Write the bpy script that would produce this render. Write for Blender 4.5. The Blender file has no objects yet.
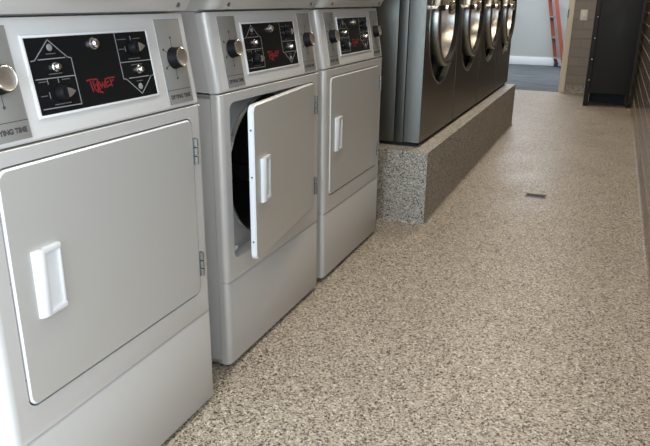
import bpy, bmesh, math
from math import sin, cos, pi, tan, radians
from mathutils import Vector, Matrix

C = bpy.context.scene.collection
PARTS = {}

# ------------------------------------------------------------------ materials
def new_mat(name):
    m = bpy.data.materials.new(name); m.use_nodes = True
    nt = m.node_tree
    return m, nt, nt.nodes['Principled BSDF']

def mat(name, col, rough=.5, metal=0., coat=0., coat_r=.1, emis=None, es=0., noise=0., nscale=40., stretch=None, bump=0., spec=None, aniso=0.):
    m, nt, b = new_mat(name)
    b.inputs['Base Color'].default_value = (*col, 1)
    b.inputs['Roughness'].default_value = rough
    b.inputs['Metallic'].default_value = metal
    b.inputs['Coat Weight'].default_value = coat
    b.inputs['Coat Roughness'].default_value = coat_r
    b.inputs['Anisotropic'].default_value = aniso
    if spec is not None: b.inputs['Specular IOR Level'].default_value = spec
    if emis:
        b.inputs['Emission Color'].default_value = (*emis, 1)
        b.inputs['Emission Strength'].default_value = es
    tc = nt.nodes.new('ShaderNodeTexCoord')
    mp = nt.nodes.new('ShaderNodeMapping')
    nt.links.new(tc.outputs['Object'], mp.inputs['Vector'])
    if stretch: mp.inputs['Scale'].default_value = stretch
    n = nt.nodes.new('ShaderNodeTexNoise'); n.inputs['Scale'].default_value = nscale
    n.inputs['Detail'].default_value = 3
    nt.links.new(mp.outputs[0], n.inputs['Vector'])
    if noise:
        r = nt.nodes.new('ShaderNodeMapRange')
        r.inputs['From Min'].default_value = .25; r.inputs['From Max'].default_value = .75
        r.inputs['To Min'].default_value = max(0, rough - noise); r.inputs['To Max'].default_value = min(1, rough + noise)
        nt.links.new(n.outputs['Fac'], r.inputs['Value'])
        nt.links.new(r.outputs[0], b.inputs['Roughness'])
        mx = nt.nodes.new('ShaderNodeMix'); mx.data_type = 'RGBA'
        mx.inputs[6].default_value = (*[c * (1 - noise * .5) for c in col], 1)
        mx.inputs[7].default_value = (*[min(1, c * (1 + noise * .5)) for c in col], 1)
        nt.links.new(n.outputs['Fac'], mx.inputs[0])
        nt.links.new(mx.outputs[2], b.inputs['Base Color'])
    if bump:
        bp = nt.nodes.new('ShaderNodeBump'); bp.inputs['Strength'].default_value = bump; bp.inputs['Distance'].default_value = .002
        nt.links.new(n.outputs['Fac'], bp.inputs['Height']); nt.links.new(bp.outputs[0], b.inputs['Normal'])
    return m

def terrazzo(name, tint=(1, 1, 1), rough=.42):
    m, nt, b = new_mat(name)
    tc = nt.nodes.new('ShaderNodeTexCoord')
    nz = nt.nodes.new('ShaderNodeTexNoise'); nz.inputs['Scale'].default_value = 90; nz.inputs['Detail'].default_value = 2
    nt.links.new(tc.outputs['Object'], nz.inputs['Vector'])
    vm = nt.nodes.new('ShaderNodeMix'); vm.data_type = 'VECTOR'; vm.inputs[0].default_value = .006
    nt.links.new(tc.outputs['Object'], vm.inputs[4]); nt.links.new(nz.outputs['Color'], vm.inputs[5])
    def layer(scale, stops):
        v = nt.nodes.new('ShaderNodeTexVoronoi'); v.inputs['Scale'].default_value = scale
        nt.links.new(vm.outputs[1], v.inputs['Vector'])
        s = nt.nodes.new('ShaderNodeSeparateColor'); nt.links.new(v.outputs['Color'], s.inputs[0])
        cr = nt.nodes.new('ShaderNodeValToRGB'); cr.color_ramp.interpolation = 'CONSTANT'
        els = cr.color_ramp.elements
        els[0].position = 0; els[0].color = (*[a * t for a, t in zip(stops[0][1], tint)], 1)
        els[1].position = stops[1][0]; els[1].color = (*[a * t for a, t in zip(stops[1][1], tint)], 1)
        for p, c in stops[2:]:
            e = els.new(p); e.color = (*[a * t for a, t in zip(c, tint)], 1)
        nt.links.new(s.outputs[0], cr.inputs['Fac'])
        return cr, s
    a, sa = layer(190, [(0, (0.032, 0.025, 0.021)), (.14, (0.100, 0.080, 0.062)), (.27, (0.237, 0.196, 0.150)), (.44, (0.391, 0.332, 0.258)), (.72, (0.482, 0.416, 0.331)), (.88, (0.619, 0.558, 0.473))])
    c, sc_ = layer(300, [(0, (0.046, 0.035, 0.028)), (.12, (0.182, 0.149, 0.112)), (.32, (0.346, 0.292, 0.225)), (.66, (0.455, 0.389, 0.305)), (.92, (0.582, 0.522, 0.430))])
    mx = nt.nodes.new('ShaderNodeMix'); mx.data_type = 'RGBA'
    gt = nt.nodes.new('ShaderNodeMath'); gt.operation = 'GREATER_THAN'; gt.inputs[1].default_value = .5
    nt.links.new(sa.outputs[1], gt.inputs[0]); nt.links.new(gt.outputs[0], mx.inputs[0])
    nt.links.new(a.outputs['Color'], mx.inputs[6]); nt.links.new(c.outputs['Color'], mx.inputs[7])
    # large soft wear
    n2 = nt.nodes.new('ShaderNodeTexNoise'); n2.inputs['Scale'].default_value = 2.2; n2.inputs['Detail'].default_value = 4
    nt.links.new(tc.outputs['Object'], n2.inputs['Vector'])
    mr = nt.nodes.new('ShaderNodeMapRange'); mr.inputs['From Min'].default_value = .3; mr.inputs['From Max'].default_value = .7
    mr.inputs['To Min'].default_value = rough - .08; mr.inputs['To Max'].default_value = rough + .1
    nt.links.new(n2.outputs['Fac'], mr.inputs['Value']); nt.links.new(mr.outputs[0], b.inputs['Roughness'])
    nt.links.new(mx.outputs[2], b.inputs['Base Color'])
    bp = nt.nodes.new('ShaderNodeBump'); bp.inputs['Strength'].default_value = .15; bp.inputs['Distance'].default_value = .001
    nt.links.new(sa.outputs[0], bp.inputs['Height']); nt.links.new(bp.outputs[0], b.inputs['Normal'])
    return m

def tiles(name, axis, tw, th, col, grout, mortar=.004, rough=.3):
    """brick pattern on a wall; axis 'x' wall lies in yz, 'y' wall lies in xz"""
    m, nt, b = new_mat(name)
    tc = nt.nodes.new('ShaderNodeTexCoord'); sp = nt.nodes.new('ShaderNodeSeparateXYZ'); cb = nt.nodes.new('ShaderNodeCombineXYZ')
    nt.links.new(tc.outputs['Object'], sp.inputs[0])
    nt.links.new(sp.outputs['Y' if axis == 'x' else 'X'], cb.inputs['X']); nt.links.new(sp.outputs['Z'], cb.inputs['Y'])
    br = nt.nodes.new('ShaderNodeTexBrick'); nt.links.new(cb.outputs[0], br.inputs['Vector'])
    br.inputs['Scale'].default_value = 1; br.inputs['Brick Width'].default_value = tw; br.inputs['Row Height'].default_value = th
    br.inputs['Mortar Size'].default_value = mortar; br.inputs['Mortar Smooth'].default_value = .2
    br.inputs['Color1'].default_value = (*col, 1); br.inputs['Color2'].default_value = (*[c * .86 for c in col], 1)
    br.inputs['Mortar'].default_value = (*grout, 1)
    nt.links.new(br.outputs['Color'], b.inputs['Base Color'])
    mr = nt.nodes.new('ShaderNodeMapRange'); mr.inputs['To Min'].default_value = rough; mr.inputs['To Max'].default_value = .85
    nt.links.new(br.outputs['Fac'], mr.inputs['Value']); nt.links.new(mr.outputs[0], b.inputs['Roughness'])
    bp = nt.nodes.new('ShaderNodeBump'); bp.invert = True; bp.inputs['Strength'].default_value = .4; bp.inputs['Distance'].default_value = .003
    nt.links.new(br.outputs['Fac'], bp.inputs['Height']); nt.links.new(bp.outputs[0], b.inputs['Normal'])
    return m

def carpet(name):
    m, nt, b = new_mat(name)
    tc = nt.nodes.new('ShaderNodeTexCoord'); mp = nt.nodes.new('ShaderNodeMapping'); mp.inputs['Scale'].default_value = (1.0, 9, 1)
    nt.links.new(tc.outputs['Object'], mp.inputs[0])
    n = nt.nodes.new('ShaderNodeTexNoise'); n.inputs['Scale'].default_value = 2.2; n.inputs['Detail'].default_value = 5; n.inputs['Distortion'].default_value = .6
    nt.links.new(mp.outputs[0], n.inputs['Vector'])
    cr = nt.nodes.new('ShaderNodeValToRGB'); cr.color_ramp.elements[0].position = .35; cr.color_ramp.elements[1].position = .66
    cr.color_ramp.elements[0].color = (.045, .052, .060, 1); cr.color_ramp.elements[1].color = (.105, .118, .130, 1)
    nt.links.new(n.outputs['Fac'], cr.inputs[0]); nt.links.new(cr.outputs[0], b.inputs['Base Color'])
    b.inputs['Roughness'].default_value = .95
    return m

def wall_paint(name, col):
    m, nt, b = new_mat(name)
    n = nt.nodes.new('ShaderNodeTexNoise'); n.inputs['Scale'].default_value = 1.6; n.inputs['Detail'].default_value = 3
    tc = nt.nodes.new('ShaderNodeTexCoord'); nt.links.new(tc.outputs['Object'], n.inputs['Vector'])
    mx = nt.nodes.new('ShaderNodeMix'); mx.data_type = 'RGBA'
    mx.inputs[6].default_value = (*[c * .88 for c in col], 1); mx.inputs[7].default_value = (*[c * 1.08 for c in col], 1)
    nt.links.new(n.outputs['Fac'], mx.inputs[0]); nt.links.new(mx.outputs[2], b.inputs['Base Color'])
    b.inputs['Roughness'].default_value = .7
    return m

M = dict(
    paint=mat('silver_white_paint', (.57, .56, .54), .38, .25, coat=.2, coat_r=.25, noise=.02, nscale=350),
    door_paint=mat('silver_door_paint', (.52, .51, .485), .35, .3, coat=.2, coat_r=.22, noise=.02, nscale=350),
    white=mat('white_enamel', (.66, .67, .68), .3, .0, coat=.3, coat_r=.15, noise=.03),
    panel=mat('control_panel_paint', (.64, .635, .62), .38, .2, coat=.2, noise=.02, nscale=300),
    plate=mat('grey_dial_plate', (.37, .365, .34), .38, .45, noise=.05, nscale=200),
    ink=mat('dark_print', (.05, .05, .05), .6, noise=.03),
    glass=mat('black_display_glass', (.006, .007, .008), .22, spec=.35, noise=.03),
    faint=mat('faint_grey_print', (.09, .09, .09), .6, noise=.03),
    line=mat('grey_print', (.22, .22, .22), .6, noise=.03),
    red=mat('red_print', (.20, .010, .012), .5, noise=.03),
    chrome=mat('chrome', (.88, .87, .84), .22, 1., noise=.01),
    spun=mat('spun_metal', (.78, .76, .72), .38, 1., noise=.02),
    black=mat('black_plastic_and_shade', (.005, .005, .006), .5, noise=.05, spec=.15),  # real plastic, also the painted shade of the washer door well
    rubber_and_shade=mat('black_rubber_and_shade', (.01, .01, .01), .8, noise=.03),  # real rubber, also the blocks that stand in for shade under machines
    drum=mat('drum_steel', (.42, .40, .37), .35, 1., noise=.08, nscale=60),
    void=mat('interior_shade', (.012, .011, .010), .7, noise=.03),  # near-black put in for the shade of deep interiors
    galv=mat('galvanised_steel', (.50, .52, .53), .42, .6, noise=.1, nscale=30),
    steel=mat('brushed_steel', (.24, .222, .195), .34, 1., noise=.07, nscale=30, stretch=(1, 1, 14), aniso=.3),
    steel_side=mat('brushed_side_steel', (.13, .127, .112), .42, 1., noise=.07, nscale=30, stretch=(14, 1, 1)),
    ringm=mat('satin_ring_steel', (.34, .35, .33), .33, 1., noise=.01),
    bowl=mat('polished_bowl_steel', (.62, .57, .50), .3, 1., noise=.02, nscale=25),
    hinge=mat('zinc_hinge', (.22, .22, .21), .45, .7, noise=.08),
    cab=mat('dark_cabinet_paint', (.018, .0175, .0165), .55, .0, spec=.3, noise=.08, nscale=8),
    cream=mat('cream_frame_paint', (.70, .62, .49), .5, noise=.04),
    switch=mat('ivory_plastic', (.70, .64, .54), .4, noise=.03),
    orange=mat('orange_fibreglass', (.30, .060, .030), .5, noise=.08, nscale=60),
    alu=mat('aluminium', (.40, .38, .38), .4, .8, noise=.08),
    bluef=mat('blue_foot_rubber', (.03, .05, .12), .6, noise=.05),
    lamp=mat('lamp_diffuser', (.9, .88, .82), .5, emis=(1, .90, .76), es=3.0),
    base=mat('white_baseboard_paint', (.72, .74, .77), .5, noise=.03),
    floor=terrazzo('terrazzo_floor'),
    plinth=terrazzo('terrazzo_plinth', (.78, .83, .88), .5),  # floor terrazzo, its cool tint stands in for daylight on the near face
    cove=terrazzo('terrazzo_cove', (.74, .72, .70)),
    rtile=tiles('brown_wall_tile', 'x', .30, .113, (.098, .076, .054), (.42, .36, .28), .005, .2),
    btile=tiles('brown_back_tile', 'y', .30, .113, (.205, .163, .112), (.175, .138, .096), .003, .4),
    carpet=carpet('blue_grey_carpet'),
    greywall=wall_paint('grey_wall_paint', (.40, .41, .40)),
    ceil=wall_paint('ceiling_paint', (.72, .69, .63)),
    wallp=wall_paint('laundry_wall_paint', (.55, .50, .43)),
)

# ------------------------------------------------------------------ mesh tools
class MB:
    def __init__(s): s.bm = bmesh.new(); s.mats = []
    def mi(s, m):
        if m not in s.mats: s.mats.append(m)
        return s.mats.index(m)
    def face(s, vs, m):
        try:
            f = s.bm.faces.new(vs); f.material_index = s.mi(m); return f
        except ValueError: return None
    def box(s, x0, x1, y0, y1, z0, z1, m, bev=0., seg=2):
        r = bmesh.ops.create_cube(s.bm, size=1)
        vs = r['verts']
        for v in vs:
            v.co = Vector((x0 + (v.co.x + .5) * (x1 - x0), y0 + (v.co.y + .5) * (y1 - y0), z0 + (v.co.z + .5) * (z1 - z0)))
        fs = {f for v in vs for f in v.link_faces}
        for f in fs: f.material_index = s.mi(m)
        if bev:
            es = list({e for v in vs for e in v.link_edges})
            bmesh.ops.bevel(s.bm, geom=es, offset=bev, segments=seg, profile=.5, affect='EDGES', clamp_overlap=True)
        return vs
    def prism(s, poly, f0, f1, m, bev=0.):
        """poly: list of 2-D points; f0/f1 map a 2-D point to 3-D for both caps"""
        a = [s.bm.verts.new(f0(p)) for p in poly]; b = [s.bm.verts.new(f1(p)) for p in poly]
        n = len(poly)
        s.face(list(reversed(a)), m); s.face(b, m)
        for i in range(n): s.face([a[i], a[(i + 1) % n], b[(i + 1) % n], b[i]], m)
        return a, b
    def loft(s, loops, m, close=True, cap0=False, cap1=False, mats=None):
        rings = [[s.bm.verts.new(p) for p in L] for L in loops]
        n = len(rings[0])
        for k in range(len(rings) - 1):
            mm = mats[k] if mats else m
            for i in range(n if close else n - 1):
                j = (i + 1) % n
                s.face([rings[k][i], rings[k][j], rings[k + 1][j], rings[k + 1][i]], mm)
        if cap0: s.face(list(reversed(rings[0])), mats[0] if mats else m)
        if cap1: s.face(rings[-1], mats[-1] if mats else m)
        return rings
    def lathe_x(s, prof, cy, cz, m, n=40, cap0=False, cap1=False, mats=None):
        """prof: (x, r) list; axis along +X through (cy, cz)"""
        loops = [[Vector((x, cy + r * cos(2 * pi * i / n), cz + r * sin(2 * pi * i / n))) for i in range(n)] for x, r in prof]
        return s.loft(loops, m, True, cap0, cap1, mats)
    def tube(s, p0, p1, r, m, n=12, r1=None, caps=True):
        p0, p1 = Vector(p0), Vector(p1); d = (p1 - p0).normalized()
        a = d.orthogonal().normalized(); b = d.cross(a); r1 = r if r1 is None else r1
        L = [[p + (a * cos(2 * pi * i / n) + b * sin(2 * pi * i / n)) * rr for i in range(n)] for p, rr in ((p0, r), (p1, r1))]
        return s.loft(L, m, True, caps, caps)
    def bar(s, p0, p1, w, h, m, side=(0, 0, 1)):
        p0, p1 = Vector(p0), Vector(p1); d = (p1 - p0).normalized(); a = d.cross(Vector(side)).normalized(); b = a.cross(d)
        L = [[p + a * sx * w / 2 + b * sy * h / 2 for sx, sy in ((-1, -1), (1, -1), (1, 1), (-1, 1))] for p in (p0, p1)]
        return s.loft(L, m, True, True, True)
    def xform(s, fn):
        for v in s.bm.verts: v.co = Vector(fn(v.co))
    def build(s, name, parent=None, smooth=35, loc=None):
        bmesh.ops.remove_doubles(s.bm, verts=s.bm.verts, dist=1e-5)
        bmesh.ops.recalc_face_normals(s.bm, faces=s.bm.faces)
        me = bpy.data.meshes.new(name); s.bm.to_mesh(me); s.bm.free()
        for m in s.mats: me.materials.append(m)
        if smooth:
            me.shade_smooth(); me.set_sharp_from_angle(angle=radians(smooth))
        o = bpy.data.objects.new(name, me); C.objects.link(o)
        if parent: o.parent = parent
        if loc: o.location = loc
        return o

def tag(o, label, cat, group=None, kind=None):
    if label: o['label'] = label
    if cat: o['category'] = cat
    if group: o['group'] = group
    if kind: o['kind'] = kind
    return o
def struct(o): o['kind'] = 'structure'; return o
def empty(name, loc): 
    o = bpy.data.objects.new(name, None); C.objects.link(o); o.location = loc; o.empty_display_size = .1
    return o
def copy_tree(o, parent=None):
    c = o.copy(); C.objects.link(c)
    if parent: c.parent = parent
    for ch in [x for x in bpy.data.objects if x.parent == o]: copy_tree(ch, c)
    return c

def rrect(y0, y1, z0, z1, r, n=6):
    """rounded rectangle, counter clockwise, in (y, z)"""
    pts = []
    for cy, cz, a0 in ((y1 - r, z1 - r, 0), (y0 + r, z1 - r, 90), (y0 + r, z0 + r, 180), (y1 - r, z0 + r, 270)):
        for i in range(n + 1):
            a = radians(a0 + 90 * i / n); pts.append((cy + r * cos(a), cz + r * sin(a)))
    return pts
def plate_hole(mb, outer, inner, x, m):
    """flat plate in the plane x between an outer rectangle (y0,y1,z0,z1) and an inner star-shaped loop"""
    y0, y1, z0, z1 = outer
    cy = sum(p[0] for p in inner) / len(inner); cz = sum(p[1] for p in inner) / len(inner)
    def hit(dy, dz):
        t = 1e9
        if dy > 1e-9: t = min(t, (y1 - cy) / dy)
        if dy < -1e-9: t = min(t, (y0 - cy) / dy)
        if dz > 1e-9: t = min(t, (z1 - cz) / dz)
        if dz < -1e-9: t = min(t, (z0 - cz) / dz)
        return (cy + dy * t, cz + dz * t)
    ang = [math.atan2(p[1] - cz, p[0] - cy) for p in inner]
    items = [(a % (2 * pi), p) for a, p in zip(ang, inner)]
    items.sort()
    inn = [p for a, p in items]; out = [hit(cos(a), sin(a)) for a, p in items]
    vi = [mb.bm.verts.new((x, *p)) for p in inn]; vo = [mb.bm.verts.new((x, *p)) for p in out]
    n = len(inn)
    corners = [(y1, z1), (y0, z1), (y0, z0), (y1, z0)]
    ca = [math.atan2(c[1] - cz, c[0] - cy) % (2 * pi) for c in corners]
    for i in range(n):
        j = (i + 1) % n; a0 = items[i][0]; a1 = items[j][0] + (2 * pi if j == 0 else 0)
        mid = sorted((aa, cn) for cn, a in zip(corners, ca) for aa in (a, a + 2 * pi) if a0 + 1e-6 < aa < a1 - 1e-6)
        mid = [mb.bm.verts.new((x, *cn)) for aa, cn in mid]
        mb.face([vi[i], vo[i]] + mid + [vo[j], vi[j]], m)
    return inn

def text_mesh(body, size, name, m, parent, fn, align='CENTER', bold=0.):
    cu = bpy.data.curves.new(name, 'FONT'); cu.body = body; cu.size = size; cu.align_x = align; cu.align_y = 'CENTER'; cu.offset = bold
    t = bpy.data.objects.new(name + '_tmp', cu); C.objects.link(t)
    dg = bpy.context.evaluated_depsgraph_get(); me = bpy.data.meshes.new_from_object(t.evaluated_get(dg))
    bpy.data.objects.remove(t)
    for v in me.vertices: v.co = Vector(fn(v.co.x, v.co.y))
    me.materials.clear(); me.materials.append(m); me.name = name
    o = bpy.data.objects.new(name, me); C.objects.link(o); o.parent = parent
    return o

# ------------------------------------------------------------------ dryer
W = .683; ZB, ZS, ZM, ZT = .015, .296, .867, 1.083
DY0, DY1, DZ0, DZ1 = .051, .634, .366, .834
TH = radians(9.64); DEPTH = .70

def plan(r=.018, back=-.032, n=6):
    p = [(back, 0.)]
    for i in range(n + 1):
        a = pi / 2 * i / n; p.append((-r + r * sin(a), r - r * cos(a)))
    for i in range(n + 1):
        a = pi / 2 * i / n; p.append((-r + r * cos(a), W - r + r * sin(a)))
    p.append((back, W))
    return p
def sl(y, s, n=0.):      # a point on the slanted control face: along it s, off it n
    return Vector((-sin(TH) * s + cos(TH) * n, y, ZM + cos(TH) * s + sin(TH) * n))
def slab(mb, y0, y1, s0, s1, n0, n1, m, bev=0.):
    vs_before = set(mb.bm.verts)
    mb.box(n0, n1, y0, y1, s0, s1, m, bev)
    for v in mb.bm.verts:
        if v not in vs_before: v.co = sl(v.co.y, v.co.z, v.co.x)
def spoly(mb, pts, w, n, m):   # printed polyline on the slanted face
    for (a, b) in zip(pts[:-1], pts[1:]):
        a, b = Vector(a), Vector(b); d = (b - a).normalized(); q = Vector((-d.y, d.x)) * w / 2; e = d * w / 2
        c = [a - e + q, a - e - q, b + e - q, b + e + q]
        f = [mb.bm.verts.new(sl(v.x, v.y, n)) for v in c]; g = [mb.bm.verts.new(sl(v.x, v.y, n - .0004)) for v in c]
        mb.face(f, m); mb.face(list(reversed(g)), m)
        for i in range(4): mb.face([f[i], f[(i + 1) % 4], g[(i + 1) % 4], g[i]], m)
def scyl(mb, y, s, prof, mats, n=28):  # lathe about the slanted normal; prof (n, r)
    loops = [[sl(y + r * cos(2 * pi * i / n), s + r * sin(2 * pi * i / n), h) for i in range(n)] for h, r in prof]
    mb.loft(loops, mats[0], True, False, True, mats)

def make_dryer():
    root = empty('stacked_dryer', (0, 0, 0))
    # cabinet behind the front panels
    mb = MB()
    pb = M['paint']
    for z0, z1 in ((ZB, ZM - .003),):
        e = .002; t_ = .012; back_ = (-DEPTH, -DEPTH + t_)
        mb.box(-DEPTH, -.034, e, e + t_, z0, z1, pb); mb.box(-DEPTH, -.034, W - e - t_, W - e, z0, z1, pb)
        mb.box(*back_, e, W - e, z0, z1, pb); mb.box(-DEPTH, -.034, e, W - e, z0, z0 + t_, pb); mb.box(-DEPTH, -.034, e, W - e, z1 - t_, z1, pb)
    poly = [(-.034, ZM + .001), (-.034 - .0367, ZT), (-DEPTH, ZT), (-DEPTH, ZM + .001)]
    mb.prism(poly, lambda p: (p[0], .002, p[1]), lambda p: (p[0], W - .002, p[1]), pb)
    # hollow out for the drum: delete the front face region by leaving the recess in front of it
    cab = mb.build('cabinet', root)
    # kick panel
    mb = MB()
    P = plan()
    mb.loft([[Vector((x, y, z)) for x, y in P] for z in (ZB + .006, ZS - .009)], pb)
    mb.loft([[Vector((x, y, ZS - .009)) for x, y in P], [Vector((min(x, -.006), y, ZS + .0008)) for x, y in P]], pb, cap1=True)
    mb.loft([[Vector((x, y, ZB + .006)) for x, y in P], [Vector((x - .004, y, ZB)) for x, y in P]], pb, cap1=True)
    mb.build('kick_panel', root)
    # black block put in for the shade of the toe gap, and feet
    mb = MB(); mb.box(-DEPTH + .03, -.05, .03, W - .03, .006, ZB + .002, M['rubber_and_shade']); mb.build('toe_gap_shade', root)
    for fx in (-.08, -DEPTH + .06):
        for fy in (.06, W - .06):
            f = MB(); f.tube((fx, fy, 0), (fx, fy, ZB + .001), .022, M['rubber_and_shade'], 16); f.build('levelling_foot', root)
    # front frame with the door opening
    mb = MB(); r = .018
    z0, z1 = ZS + .002, ZM - .003
    inner = rrect(DY0 - .004, DY1 + .004, DZ0 - .004, DZ1 + .004, .024, 8)
    plate_hole(mb, (r, W - r, z0, z1), inner, 0, pb)
    def corner(sgn):
        pts = [(-.032, 0.)]
        for i in range(7):
            a = pi / 2 * i / 6; pts.append((-r + r * sin(a), r - r * cos(a)))
        if sgn < 0: pts = [(x, W - y) for x, y in pts]
        mb.loft([[Vector((x, y, z)) for x, y in pts] for z in (z0, z1)], pb, close=False)
    corner(1); corner(-1)
    mb.loft([[Vector((x, y, z)) for y, z in inner] for x in (0, -.045)], pb)            # recess walls
    # top edge lip of the frame
    for zz, dz in ((z1, .0),):
        mb.prism([(0, 0)] * 0 or [(-.032, z1 - .002), (-.001, z1 - .002), (-.004, z1 + .001), (-.032, z1 + .001)],
                 lambda p: (p[0], .006, p[1]), lambda p: (p[0], W - .006, p[1]), pb)
    mb.build('front_frame', root, 40)
    # inner bulkhead with round drum opening
    mb = MB()
    circ = [(.322 + .238 * cos(2 * pi * i / 48), .600 + .226 * sin(2 * pi * i / 48)) for i in range(48)]
    plate_hole(mb, (DY0 - .006, DY1 + .006, DZ0 - .006, DZ1 + .006), circ, -.042, M['galv'])
    mb.build('bulkhead', root)
    mb = MB()
    loops = []
    for x, k in ((-.040, 1.03), (-.030, 1.015), (-.032, .99), (-.06, .97)):
        loops.append([Vector((x, .322 + .238 * k * cos(2 * pi * i / 48), .600 + .226 * k * sin(2 * pi * i / 48))) for i in range(48)])
    mb.loft(loops, M['chrome'])
    mb.build('drum_rim', root)
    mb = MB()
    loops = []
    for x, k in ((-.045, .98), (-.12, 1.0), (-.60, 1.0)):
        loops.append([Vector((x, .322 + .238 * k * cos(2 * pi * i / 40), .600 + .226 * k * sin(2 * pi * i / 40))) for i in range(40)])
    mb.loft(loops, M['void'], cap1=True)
    for a in (90, 210, 330):       # lifting vanes
        c, s_ = cos(radians(a)), sin(radians(a))
        mb.bar((-.14, .322 + .19 * c, .6 + .18 * s_), (-.58, .322 + .19 * c, .6 + .18 * s_), .03, .05, M['drum'])
    mb.build('drum', root)
    mb = MB(); mb.box(-.040, -.024, DY0 + .030, DY0 + .060, DZ0 + .004, DZ0 + .018, M['white'], .004); mb.build('latch_strike', root)
    # hinges on the frame
    for zz in (.752, .446):
        mb = MB()
        mb.box(-.002, .0035, DY1 - .003, DY1 + .013, zz - .034, zz + .034, M['hinge'], .001)
        for k in range(3):
            q = zz - .032 + k * .0225
            mb.tube((.007, DY1 + .006, q), (.007, DY1 + .006, q + .019), .0055, M['hinge'], 10)
        for q in (zz - .02, zz + .02):
            mb.tube((.003, DY1 + .0105, q), (.0050, DY1 + .0105, q), .002, M['ink'], 8)
        mb.build('hinge', root)
    # door, its origin on the hinge line
    dloc = (0.004, DY1, 0)
    mb = MB()
    L = [rrect(DY0 + d, DY1 - d, DZ0 + d, DZ1 - d, .02, 8) for d in (0, .003)]
    def lp(k, x): return [Vector((x - .004, y - DY1, z)) for y, z in L[k]]
    mb.loft([lp(1, -.016), lp(0, -.0135), lp(0, -.0005)], M['white'], cap0=True)
    mb.loft([lp(0, -.0005), lp(1, .003)], M['white'])
    mb.loft([lp(1, .003), lp(1, .0031)], M['door_paint'], cap1=True)
    door = mb.build('door', root, 30, dloc)
    # gasket on the back of the door
    mb = MB()
    loops = []
    for x, k in ((-.019, 1.06), (-.026, 1.05), (-.026, .93), (-.019, .92)):
        loops.append([Vector((x, .342 - DY1 + .20 * k * cos(2 * pi * i / 40), .600 + .20 * k * sin(2 * pi * i / 40))) for i in range(40)])
    mb.loft(loops, M['rubber_and_shade']); mb.build('door_gasket', door)
    # screws on the free edge
    for zz in (DZ1 - .07, DZ0 + .26, DZ0 + .06):
        mb = MB(); mb.tube((-.010, DY0 - DY1 - .0012, zz), (-.010, DY0 - DY1 + .002, zz), .003, M['ink'], 10); mb.build('edge_screw', door)
    # handle: thick outer bar, sloping to a thin inner rim, hollow pocket
    mb = MB(); hy0, hy1, hz0, hz1 = .097 - DY1, .163 - DY1, .537, .672
    hx = -.001; hw_ = M['white']
    def hl(e, z, k): return [Vector((x * k, y, z)) for x, y in e]
    outer = [(hx, hy0), (.004, hy0 + .001), (.008, hy0 + .005), (.011, hy0 + .011), (.012, hy0 + .017), (.0105, hy0 + .022), (hx, hy0 + .025)]
    mb.loft([hl(outer, hz0, .85), hl(outer, hz0 + .003, 1), hl(outer, hz1 - .003, 1), hl(outer, hz1, .85)], hw_, cap0=True, cap1=True)
    for za, zb in ((hz0, hz0 + .011), (hz1 - .011, hz1)):
        e = [(hx, hy0 + .02), (.011, hy0 + .018), (.007, hy1), (hx, hy1)]
        mb.loft([hl(e, za, .9), hl(e, za + .002, 1), hl(e, zb - .002, 1), hl(e, zb, .9)], hw_, cap0=True, cap1=True)
    mb.box(hx, .0065, hy1 - .006, hy1, hz0 + .001, hz1 - .001, hw_, .0015)
    mb.box(hx, .0022, hy0 + .01, hy1 - .002, hz0 + .004, hz1 - .004, hw_)
    mb.build('door_handle', door)
    # ---------------- control panel
    mb = MB(); cp = M['panel']; P = plan(.018, -.034)
    def cl(s, ins=0.):
        out = []
        for x, y in P:
            yy = min(max(y, ins), W - ins); out.append(sl(yy, s, x - ins if x > -.03 else x))
        return out
    s1 = (ZT - ZM) / cos(TH) - .0005
    mb.loft([cl(.003, .003), cl(.007), cl(s1)], cp, cap0=True, cap1=True)
    # raised frame round the display
    def rframe(y0, y1, s0, s1_, w, h, m):
        slab(mb, y0, y1, s1_ - w, s1_, -.002, h, m, .0012); slab(mb, y0, y1, s0, s0 + w, -.002, h, m, .0012)
        slab(mb, y0, y0 + w, s0 + w * .6, s1_ - w * .6, -.002, h, m, .0012); slab(mb, y1 - w, y1, s0 + w * .6, s1_ - w * .6, -.002, h, m, .0012)
    rframe(.1685, .5225, .0385, .1875, .0055, .0035, M['white'])
    cpo = mb.build('control_panel', root, 35)
    mb = MB(); slab(mb, .174, .517, .044, .182, -.001, .0022, M['glass']); mb.build('display_window', cpo)
    # printed outline groups on the black window
    n = .0026; lw = .0019
    mb = MB(); g = M['line']
    spoly(mb, [(.180, .1415), (.1885, .1425), (.2295, .1775), (.2695, .1432), (.2785, .1415), (.2785, .0530), (.182, .0545)], lw, n, g)
    mb.build('printed_outline', cpo)
    for q in ([(.197, .143), (.262, .143)], [(.181, .1085), (.277, .1080)]):
        mb = MB(); spoly(mb, q, lw, n, g); mb.build('printed_rule', cpo)
    mb = MB()
    spoly(mb, [(.414, .181), (.414, .0872), (.4225, .0860), (.4644, .0505), (.5065, .0855), (.515, .0865)], lw, n, g)
    mb.build('printed_outline', cpo)
    for q in ([(.432, .0868), (.498, .0862)], [(.414, .1210), (.5155, .1200)]):
        mb = MB(); spoly(mb, q, lw, n, g); mb.build('printed_rule', cpo)
    for a, b, s in ((.186, .204, .1035), (.243, .262, .1035), (.184, .198, .078), (.212, .252, .0595), (.215, .246, .1155), (.219, .241, .152),
                    (.420, .447, .168), (.470, .492, .168), (.420, .435, .148), (.444, .480, .1265), (.448, .482, .1135), (.455, .474, .0785)):
        mb = MB(); spoly(mb, [(a, s), (b, s)], .0018, n, M['faint']); mb.build('printed_legend', cpo)
    for y, s in ((.2065, .1035), (.233, .1035), (.2045, .078), (.462, .168), (.4395, .148)):
        mb = MB(); spoly(mb, [(y, s - .005), (y, s + .005)], .0012, n, g); mb.build('printed_tick', cpo)
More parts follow.
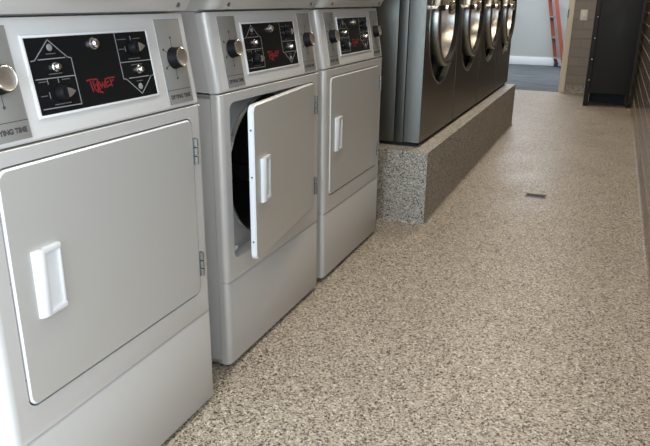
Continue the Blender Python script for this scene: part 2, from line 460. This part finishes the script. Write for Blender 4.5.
    for y, s in ((.2302, .1635), (.4637, .0665)):
        mb = MB(); scyl(mb, y, s, ((.002, .0068), (.0034, .0062), (.0038, .004)), [M['line']] * 3, 20); mb.build('indicator_lens', cpo)
    for y, s, r_ in ((.2335, .1275, .0085), (.4690, .1025, .0085), (.3455, .1640, .0115)):
        mb = MB(); scyl(mb, y, s, ((.002, r_), (.004, r_), (.005, r_ * .82), (.011, r_ * .78), (.0145, r_ * .5)), [M['chrome']] * 5, 24)
        mb.build('push_button', cpo)
    for y, s in ((.2335, .079), (.4650, .1495)):
        mb = MB(); scyl(mb, y, s, ((.002, .0155), (.006, .0150), (.014, .0120), (.017, .0105)), [M['black']] * 4, 28)
        # bright pointer
        mb2 = MB()
        pts = [(y + .003, s + .0085), (y + .012, s + .006), (y + .0215, s + .0005), (y + .012, s - .006), (y + .003, s - .0095)]
        mb.build('selector_knob', cpo)
        mb2.prism(pts, lambda p: sl(p[0], p[1], .008), lambda p: sl(p[0], p[1], .0185), M['spun']); mb2.build('selector_pointer', cpo)
    # red script emblem
    mb = MB(); ey, es = .306, .0905
    strokes = [[(0, .004), (.012, .0055)], [(.007, .005), (.010, -.018)], [(.014, .0), (.016, -.016), (.024, -.019), (.024, -.002)],
               [(.016, -.008), (.024, -.006)], [(.026, .004), (.028, -.018)], [(.020, -.020), (.034, -.023)],
               [(.030, -.003), (.034, -.014), (.038, -.004), (.042, -.014), (.046, .001)], [(.046, -.006), (.054, -.004)], [(.048, -.014), (.047, .002), (.058, .004)],
               [(.052, -.012), (.060, -.010)], [(.060, -.004), (.068, -.002)], [(.016, .004), (.022, .005)], [(.062, -.013), (.060, .004), (.072, .003)]]
    for st in strokes: spoly(mb, [(ey + a * 1.1, es + b) for a, b in st], .0030, n, M['red'])
    mb.build('red_script_emblem', cpo)
    # dial plates and dials
    for y0, y1, kc in ((.050, .142, .0985), (.556, .651, .6045)):
        mb = MB(); slab(mb, y0, y1, .0115, .206, -.001, .0014, M['plate'], .0008)
        slab(mb, y0, y1, .0435, .0447, .001, .0019, M['ink'])
        for a, b, c, d in ((y0, y1, .205, .206), (y0, y1, .0115, .0125), (y0, y0 + .001, .0115, .206), (y1 - .001, y1, .0115, .206)):
            slab(mb, a, b, c, d, .001, .0018, M['line'])
        pl = mb.build('dial_plate', cpo)
        mb = MB()
        for ang, l in ((90, .047), (148, .040), (212, .040), (270, .047)):
            a = radians(ang); p0 = (kc + .02 * cos(a), .117 + .02 * sin(a)); p1 = (kc + l * cos(a), .117 + l * sin(a))
            spoly(mb, [p0, p1], .0013, .0019, M['ink'])
            scyl(mb, p1[0], p1[1], ((.0012, .0032), (.0021, .003)), [M['ink']] * 2, 10)
        mb.build('dial_marking', cpo)
        mb = MB()
        scyl(mb, kc, .117, ((.001, .0255), (.004, .0255), (.006, .0240), (.024, .0232), (.0265, .0220), (.0275, .0200), (.0265, .0185), (.0268, .004)),
             [M['black'], M['black'], M['black'], M['black'], M['chrome'], M['spun'], M['spun'], M['spun']], 36)
        mb.build('dial_knob', cpo)
        text_mesh('DRYING TIME', .0125, 'dial_label', M['ink'], cpo, lambda x, y, c=(y0 + y1) / 2: sl(c + x, .0275 + y, .0018), bold=.0007)
    # ---------------- upper machine of the stack
    mb = MB(); P = plan(.030, -.06)
    def up(z, dx): return [Vector((x + dx if x > -.05 else x, y, z)) for x, y in P]
    mb.loft([up(1.089, -.016), up(1.092, -.012), up(1.150, .020), up(1.160, .022), up(1.985, .022), up(1.99, .018)], pb, cap0=True, cap1=True)
    mb.box(-DEPTH, -.060, .002, W - .002, ZT + .001, 1.99, pb, .002)
    uc = mb.build('upper_cabinet', root, 35)
    mb = MB(); L = rrect(DY0, DY1, 1.24, 1.71, .02, 6)
    mb.loft([[Vector((x, y, z)) for y, z in L] for x in (.018, .028)], M['door_paint'], cap1=True); ud = mb.build('upper_door', root)
    mb = MB(); mb.box(.026, .050, .097, .125, 1.41, 1.545, M['white'], .006); mb.box(.026, .034, .12, .163, 1.412, 1.543, M['white'], .003); mb.build('upper_door_handle', ud)
    for yy in (.070, .615):
        mb = MB(); zz = 1.104; xx = -.007
        mb.tube((xx - .004, yy, zz), (xx + .004, yy, zz - .002), .0058, M['hinge'], 14); mb.build('screw', root)
    mb = MB(); mb.box(.004, .0225, .23, .42, 1.1165, 1.150, M['black'], .002)
    mb.build('nameplate', root)
    return root

X2, Y2 = .004, .014
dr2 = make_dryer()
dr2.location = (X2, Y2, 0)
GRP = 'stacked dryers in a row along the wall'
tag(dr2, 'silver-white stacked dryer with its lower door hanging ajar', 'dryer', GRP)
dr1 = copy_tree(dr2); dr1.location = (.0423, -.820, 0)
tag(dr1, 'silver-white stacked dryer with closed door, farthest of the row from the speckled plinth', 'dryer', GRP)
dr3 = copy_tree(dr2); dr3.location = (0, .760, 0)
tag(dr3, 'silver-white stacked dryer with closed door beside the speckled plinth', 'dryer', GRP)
for ch in bpy.data.objects:
    if ch.parent == dr2 and ch.name.split('.')[0] == 'door':
        ch.rotation_euler = (0, 0, radians(6.8)); ch['label'] = 'lower door swung slightly open'
bpy.context.view_layer.update()

# ------------------------------------------------------------------ plinth + washers
PX, PY0, PY1, PZ = .190, 1.648, 4.85, .386
mb = MB()
xb = -.85
def ploop(z, o): return [Vector((xb, PY0 - o, z)), Vector((PX + o, PY0 - o, z)), Vector((PX + o, PY1 + o, z)), Vector((xb, PY1 + o, z))]
R = .02
loops = [ploop(R * (1 - cos(a)) if False else R - R * cos(a), R - R * sin(a)) for a in [pi / 2 * i / 5 for i in range(6)]]
loops = [ploop(R - R * sin(pi / 2 * (1 - i / 5)), R - R * cos(pi / 2 * (1 - i / 5)) if False else R * (1 - sin(pi / 2 * i / 5))) for i in range(6)]
loops += [ploop(PZ - .006, 0), ploop(PZ - .002, -.002), ploop(PZ, -.006)]
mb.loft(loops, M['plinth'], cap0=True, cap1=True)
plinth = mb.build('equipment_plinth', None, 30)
tag(plinth, 'long speckled terrazzo plinth under the row of steel washers', 'plinth')

WX, WW, WY0 = .114, .770, 1.756
def make_washer():
    root = empty('washing_machine', (0, 0, 0))
    st = M['steel']; z0, z1 = .020, 1.36; cy, cz, cw = .403, .640, .385; D = .78; w = WW - .010
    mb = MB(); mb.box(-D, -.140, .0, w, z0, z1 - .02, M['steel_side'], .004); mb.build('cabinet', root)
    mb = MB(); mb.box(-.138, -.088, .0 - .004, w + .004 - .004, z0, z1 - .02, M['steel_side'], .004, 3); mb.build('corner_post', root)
    # front panel with round opening
    mb = MB(); ro = .305
    circ = [(cw + ro * cos(2 * pi * i / 64), cz - .038 + ro * sin(2 * pi * i / 64)) for i in range(64)]
    plate_hole(mb, (.004, w - .004, z0 + .004, z1 - .34 + .0 if False else z1 - .20), circ, 0, st)
    mb.loft([[Vector((x, y, z)) for y, z in circ] for x in (0, -.045)], M['black'])  # steel side of the opening painted black as recess shade
    # wrap-around edges
    for y0, y1 in ((0, .004), (w, w - .004)):
        pts = [(-.086, y0), (-.004, y0), (-.001, y0 + (y1 - y0) * .3), (0, y1)]
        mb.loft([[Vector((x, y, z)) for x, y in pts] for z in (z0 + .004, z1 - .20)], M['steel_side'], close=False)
    pts = [(-.086, z0), (-.004, z0), (0, z0 + .004)]
    mb.loft([[Vector((x, y, z)) for x, z in pts] for y in (0.001, w - .001)], st, close=False)
    mb.build('front_panel', root, 40)
    # recessed well behind the door, coloured black for its shade
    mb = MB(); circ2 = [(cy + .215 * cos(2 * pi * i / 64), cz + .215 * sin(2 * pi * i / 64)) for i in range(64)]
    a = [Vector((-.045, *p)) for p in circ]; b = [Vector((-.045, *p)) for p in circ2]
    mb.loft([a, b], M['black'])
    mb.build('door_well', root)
    mb = MB(); mb.lathe_x([(-.040, .306), (.003, .310), (.005, .307), (.003, .302), (-.03, .300)], cw, cz - .038, M['ringm'], 64); mb.build('well_trim', root)
    # drum
    mb = MB(); mb.lathe_x([(-.046, .215), (-.10, .25), (-.60, .25)], cy, cz, M['drum'], 48, cap1=True); mb.build('drum', root)
    # door: thick ring, bowl and glass
    mb = MB()
    prof = [(-.020, .254), (.018, .254), (.028, .251), (.033, .244), (.033, .228), (.027, .220), (.012, .217), (-.010, .216), (-.020, .235)]
    rm, bk = M['ringm'], M['black']; mb.lathe_x(prof + [prof[0]], cy, cz, rm, 72, mats=[rm] * 5 + [bk] * 4)
    door = mb.build('door', root, 40)
    mb = MB(); mb.lathe_x([(.011, .2172), (.004, .2165)], cy, cz, M['black'], 64); mb.lathe_x([(.004, .2165), (-.05, .208), (-.10, .198), (-.14, .190)], cy, cz, M['bowl'], 64); mb.build('door_bowl', door, 60)
    mb = MB(); mb.lathe_x([(-.140, .191), (-.155, .14), (-.162, .07), (-.165, .001)], cy, cz, M['smoke'], 48, cap1=True); mb.build('door_glass', door, 60)
    # hinge side pivot, arm and centre hub
    mb = MB()
    mb.tube((-.005, cy - .300, cz + .055), (.030, cy - .300, cz + .055), .013, M['chrome'], 16)
    mb.tube((.030, cy - .300, cz + .055), (.036, cy - .300, cz + .055), .013, M['chrome'], 16, r1=.006)
    mb.build('hinge_pin', root)
    mb = MB(); mb.bar((.036, cy - .285, cz + .055), (.036, cy - .05, cz + .055), .012, .026, M['black']); 
    mb.build('hinge_arm', door)
    mb = MB(); mb.tube((.040, cy - .17, cz + .055), (.054, cy - .17, cz + .055), .016, M['chrome'], 16, r1=.012)
    mb.build('arm_knob', door)
    mb = MB(); mb.lathe_x([(.026, .034), (.044, .037), (.050, .033), (.050, .026), (.044, .020), (.048, .010), (.052, .006)], cy - .02, cz + .055, M['chrome'], 36, cap0=True, cap1=True)
    mb.build('door_hub', door)
    # control head
    mb = MB()
    prof = [(-.135, z1 - .196), (.0, z1 - .196), (.0, z1 - .19), (-.05, z1), (-.135, z1)]
    mb.prism(prof, lambda p: (p[0], .002, p[1]), lambda p: (p[0], w - .002, p[1]), M['black']); mb.build('control_head', root)
    mb = MB(); mb.box(-D + .02, -.02, .02, w - .02, .0, z0, M['rubber_and_shade']); mb.build('base_gap_shade', root)  # black block put in for the shaded gap under the washer
    return root
m_, nt_, b_ = new_mat('smoked_glass')
b_.inputs['Base Color'].default_value = (.30, .27, .24, 1); b_.inputs['Roughness'].default_value = .06; b_.inputs['Transmission Weight'].default_value = .85
M['smoke'] = m_
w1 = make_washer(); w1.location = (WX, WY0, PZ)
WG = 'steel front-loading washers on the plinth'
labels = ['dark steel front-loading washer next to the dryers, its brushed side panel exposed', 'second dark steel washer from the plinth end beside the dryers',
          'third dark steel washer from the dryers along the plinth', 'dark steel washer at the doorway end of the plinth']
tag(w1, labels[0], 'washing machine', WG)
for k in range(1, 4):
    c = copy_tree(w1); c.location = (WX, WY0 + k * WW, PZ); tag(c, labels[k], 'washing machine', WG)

# ------------------------------------------------------------------ floor drain
dr = empty('floor_drain', (.67, 2.468, 0))
tag(dr, 'small dark rectangular drain grate set in the speckled floor', 'drain')
mb = MB(); 
for a in ((-.062, .062, -.042, -.034), (-.062, .062, .034, .042), (-.062, -.054, -.034, .034), (.054, .062, -.034, .034)):
    mb.box(*a, .0002, .004, M['hinge'], .0008)
mb.build('drain_frame', dr)
mb = MB(); mb.box(-.054, .054, -.034, .034, .0002, .0012, M['void']); mb.build('drain_sump', dr)
mb = MB()
for k in range(9):
    x = -.048 + k * .012; mb.box(x - .002, x + .002, -.034, .034, .0012, .0030, M['ink'])
mb.build('grate', dr)

# ------------------------------------------------------------------ tall dark cabinet by the back wall
cb = empty('tall_metal_cabinet', (.978, 6.50, 0))
tag(cb, 'tall charcoal metal cabinet with open black base standing in the far corner', 'cabinet')
hw = .232; H = 1.95; m = M['cab']
mb = MB()
mb.box(-hw, -hw + .004, .0, .40, 0, H, m); mb.box(hw - .004, hw, .0, .40, 0, H, m); mb.box(-hw, hw, .396, .40, .15, H, m); mb.box(-hw, hw, 0, .40, H - .004, H, m)
mb.box(-hw, hw, .02, .40, .146, .152, m)
mb.build('cabinet_shell', cb)
mb = MB(); mb.box(-hw, -hw + .052, -.006, .02, 0, H, m, .002); mb.build('riveted_post', cb)
mb = MB(); mb.box(hw - .012, hw, -.006, .02, 0, H, m, .002); mb.build('front_post', cb)
mb = MB(); mb.box(-hw + .054, hw - .013, -.010, .012, .150, H - .02, m, .003); mb.build('front_panel', cb)
for k in range(8):
    z = .29 + k * .225
    mb = MB(); mb.lathe_x([(0, .007), (.003, .006), (.0045, .003)], 0, 0, M['spun'], 12, cap1=True)
    mb.xform(lambda c, z=z: (-hw + .034 + c.y, -.006 - c.x, z + c.z)); mb.build('rivet', cb)
mb = MB(); mb.box(-hw + .05, hw - .03, .36, .366, .0, .146, M['void']); mb.build('recessed_kick', cb)

# ------------------------------------------------------------------ light switch
sw = empty('light_switch', (.588, 7.60, .963))
tag(sw, 'ivory light switch plate on the brown tiled wall beside the doorway', 'light switch')
mb = MB(); mb.box(-.042, .042, -.008, -.0005, -.064, .064, M['switch'], .003); mb.build('switch_plate', sw)
mb = MB(); mb.box(-.017, .017, -.0115, -.008, -.034, .034, M['white'], .002); mb.build('rocker', sw)
for z in (-.05, .05):
    mb = MB(); mb.tube((0, -.0075, z), (0, -.009, z), .003, M['hinge'], 8); mb.build('plate_screw', sw)

# ------------------------------------------------------------------ ladder in the room beyond
ld = empty('stepladder', (.085, 11.1, 0))
tag(ld, 'orange fibreglass stepladder standing open in the room beyond the doorway', 'ladder')
LH = 2.35; lean = .205
def lp_(t, y, off=0): return (off - lean * t * LH, y, t * LH)
for y, nm in ((.20, 'far'), (-.18, 'near')):
    mb = MB(); a = lp_(.02, y, .145 if y < 0 else -.015); b = lp_(1, y * .62, .09 if y < 0 else -.015)
    mb.bar(a, b, .06, .026, M['orange'], side=(0, 1, 0)); mb.build('rail', ld)
    mb = MB(); mb.box(-.035 + a[0], .035 + a[0], y - .018, y + .018, 0, .075, M['bluef'], .006); mb.build('ladder_foot', ld)
for k in range(6):
    t = (.16 + k * .35) / LH; a = lp_(t, .19 * (1 - .38 * t), -.01); b = lp_(t, -.17 * (1 - .38 * t), .14 - .055 * t)
    mb = MB(); mb.bar(a, b, .075, .022, M['alu'], side=(0, 0, 1)); mb.build('step', ld)
for y in (.17, -.19):
    mb = MB(); mb.bar((-LH * lean - .04, y * .6, LH - .02), (-1.40, y, .03), .02, .04, M['orange'], side=(1, 0, .2)); mb.build('rear_rail', ld)
    mb = MB(); mb.box(-1.43, -1.37, y - .016, y + .016, 0, .05, M['bluef'], .005); mb.build('ladder_foot', ld)
for t in (.25, .5, .75):
    x = -1.4 + t * (1.4 - LH * lean - .04); mb = MB(); mb.bar((x, .17 * (1 - .4 * t), LH * t), (x, -.19 * (1 - .4 * t), LH * t), .02, .02, M['alu']); mb.build('rear_brace', ld)
mb = MB(); mb.box(-LH * lean - .10, -LH * lean + .05, -.16, .15, LH - .01, LH + .03, M['orange'], .01); mb.build('ladder_cap', ld)

# ------------------------------------------------------------------ the room
XR, XL, YB, YF, ZC = 1.268, -.86, 7.60, -3.6, 2.75
def sbox(name, *a, m, bev=0):
    mb = MB(); mb.box(*a, m, bev); return struct(mb.build(name, None))
sbox('floor', XL - .1, XR + .1, YF - .1, YB, -.1, 0, m=M['floor'])
sbox('floor', -3.0, 2.4, YB, 11.6, -.1, -.002, m=M['carpet'])
SY0, SY1, SZ0, SZ1 = -3.1, -.75, .35, 2.35
mb = MB()
mb.box(XR, XR + .12, YF - .1, SY0, 0, ZC, M['rtile']); mb.box(XR, XR + .12, SY1, YB + .15, 0, ZC, M['rtile'])
mb.box(XR, XR + .12, SY0, SY1, 0, SZ0, M['rtile']); mb.box(XR, XR + .12, SY0, SY1, SZ1, ZC, M['rtile'])
struct(mb.build('wall_right'))
sbox('wall_left', XL - .12, XL, YF - .1, YB + .15, 0, ZC, m=M['wallp'])
sbox('ceiling', XL - .1, XR + .1, YF - .1, YB + .15, ZC, ZC + .1, m=M['ceil'])
DXL, DXR, DH = -.62, .405, 2.15
mb = MB(); mb.box(DXR + .02, XR, YB, YB + .15, 0, ZC, M['btile']); mb.box(XL, DXL - .02, YB, YB + .15, 0, ZC, M['btile']); mb.box(DXL - .02, DXR + .02, YB, YB + .15, DH + .02, ZC, M['btile'])
struct(mb.build('wall_back'))
# door frame
mb = MB()
for x0, x1 in ((DXR, DXR + .062), (DXL - .062, DXL)): mb.box(x0, x1, YB - .018, YB + .168, 0, DH + .06, M['cream'], .003)
mb.box(DXL, DXR, YB - .018, YB + .168, DH, DH + .06, M['cream'], .003)
mb.box(DXR - .014, DXR, YB + .06, YB + .10, 0, DH, M['cream'], .002)
d1 = struct(mb.build('door_1'))
mb = MB(); mb.box(DXR - .004, DXR + .004, YB - .010, YB + .045, .93, 1.03, M['hinge'], .001); mb.tube((DXR - .002, YB - .022, .93), (DXR - .002, YB - .022, 1.03), .007, M['hinge'], 10); mb.build('door_hinge', d1)
# cove bases
mb = MB()
def cove_prof(h, t, r=.02):
    pts = [(0, 0), (0, h), (t, h)]
    for i in range(6):
        a = pi / 2 * i / 5; pts.append((t + r - r * cos(a), r - r * sin(a)))
    return pts
mb.prism(cove_prof(.10, .008), lambda p: (DXR + .062, YB - p[0], p[1]), lambda p: (XR, YB - p[0], p[1]), M['cove'])
struct(mb.build('baseboard_back'))
mb = MB(); mb.prism(cove_prof(.10, .008), lambda p: (XR - p[0], YF, p[1]), lambda p: (XR - p[0], YB - .03, p[1]), M['cove'])
struct(mb.build('baseboard_right'))
# room beyond
sbox('wall_back', -3.0, 2.4, 11.42, 11.55, 0, ZC, m=M['greywall'])
sbox('wall_left', -3.1, -3.0, YB, 11.55, 0, ZC, m=M['greywall'])
sbox('wall_right', 2.4, 2.5, YB, 11.55, 0, ZC, m=M['greywall'])
sbox('wall_front', -3.0, XL - .12, YB, YB + .1, 0, ZC, m=M['greywall'])
sbox('wall_front', XR + .12, 2.4, YB, YB + .1, 0, ZC, m=M['greywall'])
sbox('ceiling', -3.1, 2.5, YB + .15, 11.55, ZC, ZC + .1, m=M['ceil'])
sbox('baseboard_back', -3.0, 2.4, 11.40, 11.42, 0, .145, m=M['base'], bev=.004)
# window wall behind the camera
WXL, WXR, WZ0, WZ1 = -.75, 1.15, .25, 2.45
mb = MB(); m = M['wallp']
mb.box(XL, WXL, YF - .12, YF, 0, ZC, m); mb.box(WXR, XR, YF - .12, YF, 0, ZC, m); mb.box(WXL, WXR, YF - .12, YF, 0, WZ0, m); mb.box(WXL, WXR, YF - .12, YF, WZ1, ZC, m)
struct(mb.build('wall_front'))
mb = MB(); m = M['alu']
for x in (WXL, (WXL + WXR) / 2 - .025, WXR - .05): mb.box(x, x + .05, YF - .09, YF - .03, WZ0, WZ1, m)
for z in (WZ0, WZ1 - .05): mb.box(WXL, WXR, YF - .09, YF - .03, z, z + .05, m)
struct(mb.build('window_1'))
mb = MB()
for y in (SY0, (SY0 + SY1) / 2 - .025, SY1 - .05): mb.box(XR + .03, XR + .09, y, y + .05, SZ0, SZ1, m)
for z in (SZ0, SZ1 - .05): mb.box(XR + .03, XR + .09, SY0, SY1, z, z + .05, m)
struct(mb.build('window_2'))
# ceiling lights
def area(name, loc, rot, sx, sy, power, col):
    l = bpy.data.lights.new(name, 'AREA'); l.shape = 'RECTANGLE'; l.size = sx; l.size_y = sy; l.energy = power; l.color = col
    o = bpy.data.objects.new(name, l); C.objects.link(o); o.location = loc; o.rotation_euler = rot
    return o
WARM = (1, .86, .69)
proto = None
names_ = ['ceiling light panel closest to the front window', 'ceiling light panel above the open dryer', 'ceiling light panel above the near washers', 'ceiling light panel above the tall cabinet end']
for k, y in enumerate((-1.6, .9, 3.4, 5.9)):
    if proto is None:
        proto = empty('ceiling_light', (.45, y, ZC)); t = proto
        mb = MB()
        for a in ((-.15, .15, -.6, -.58), (-.15, .15, .58, .6), (-.15, -.13, -.58, .58), (.13, .15, -.58, .58)): mb.box(*a, -.05, 0, M['base'])
        mb.build('light_frame', t)
        mb = MB(); mb.box(-.13, .13, -.58, .58, -.035, -.025, M['lamp']); mb.build('diffuser', t)
    else:
        t = copy_tree(proto); t.location = (.45, y, ZC)
    tag(t, names_[k], 'ceiling light', 'ceiling light panels')
    area('lamp_glow', (.45, y, ZC - .055), (0, 0, 0), .26, 1.16, [12, 20, 22, 21][k], WARM)
area('daylight', ((WXL + WXR) / 2, YF - .02, 1.4), (radians(90), 0, 0), 1.8, 2.0, 160, (.66, .83, 1.0))
area('side_daylight', (XR - .01, (SY0 + SY1) / 2, 1.35), (radians(90), 0, radians(90)), 2.2, 1.9, 42, (.88, .94, 1.0))
area('far_room_fill', (-.6, 9.6, ZC - .05), (0, 0, 0), 2.4, 1.6, 150, (.86, .93, 1.0))  # added cool fill under the closed ceiling, brightens the room beyond

w = bpy.data.worlds.new('World'); bpy.context.scene.world = w; w.use_nodes = True
w.node_tree.nodes['Background'].inputs[0].default_value = (.62, .78, 1, 1); w.node_tree.nodes['Background'].inputs[1].default_value = .6

# ------------------------------------------------------------------ camera
cam = bpy.data.cameras.new('camera'); co = bpy.data.objects.new('camera', cam); C.objects.link(co)
cam.sensor_fit = 'HORIZONTAL'; cam.sensor_width = 36; cam.lens = 36 * 654.0 / 650; cam.clip_start = .02
yaw, pitch, roll = .4003, .3301, .0112
F = Vector((-sin(yaw) * cos(pitch), cos(yaw) * cos(pitch), -sin(pitch)))
Rr = Vector((cos(yaw), sin(yaw), 0)); U = Rr.cross(F)
c, s = cos(roll), sin(roll)
R2 = c * Rr + s * U; U2 = -s * Rr + c * U
mt = Matrix(((R2.x, U2.x, -F.x, .9797), (R2.y, U2.y, -F.y, -1.5416), (R2.z, U2.z, -F.z, 1.1191), (0, 0, 0, 1)))
co.matrix_world = mt
sc = bpy.context.scene; sc.camera = co
sc.view_settings.view_transform = 'Standard'; sc.view_settings.look = 'None'; sc.view_settings.gamma = 1
sc.view_settings.use_curve_mapping = False; sc.view_settings.exposure = 0.07
sc.cycles.use_denoising = True
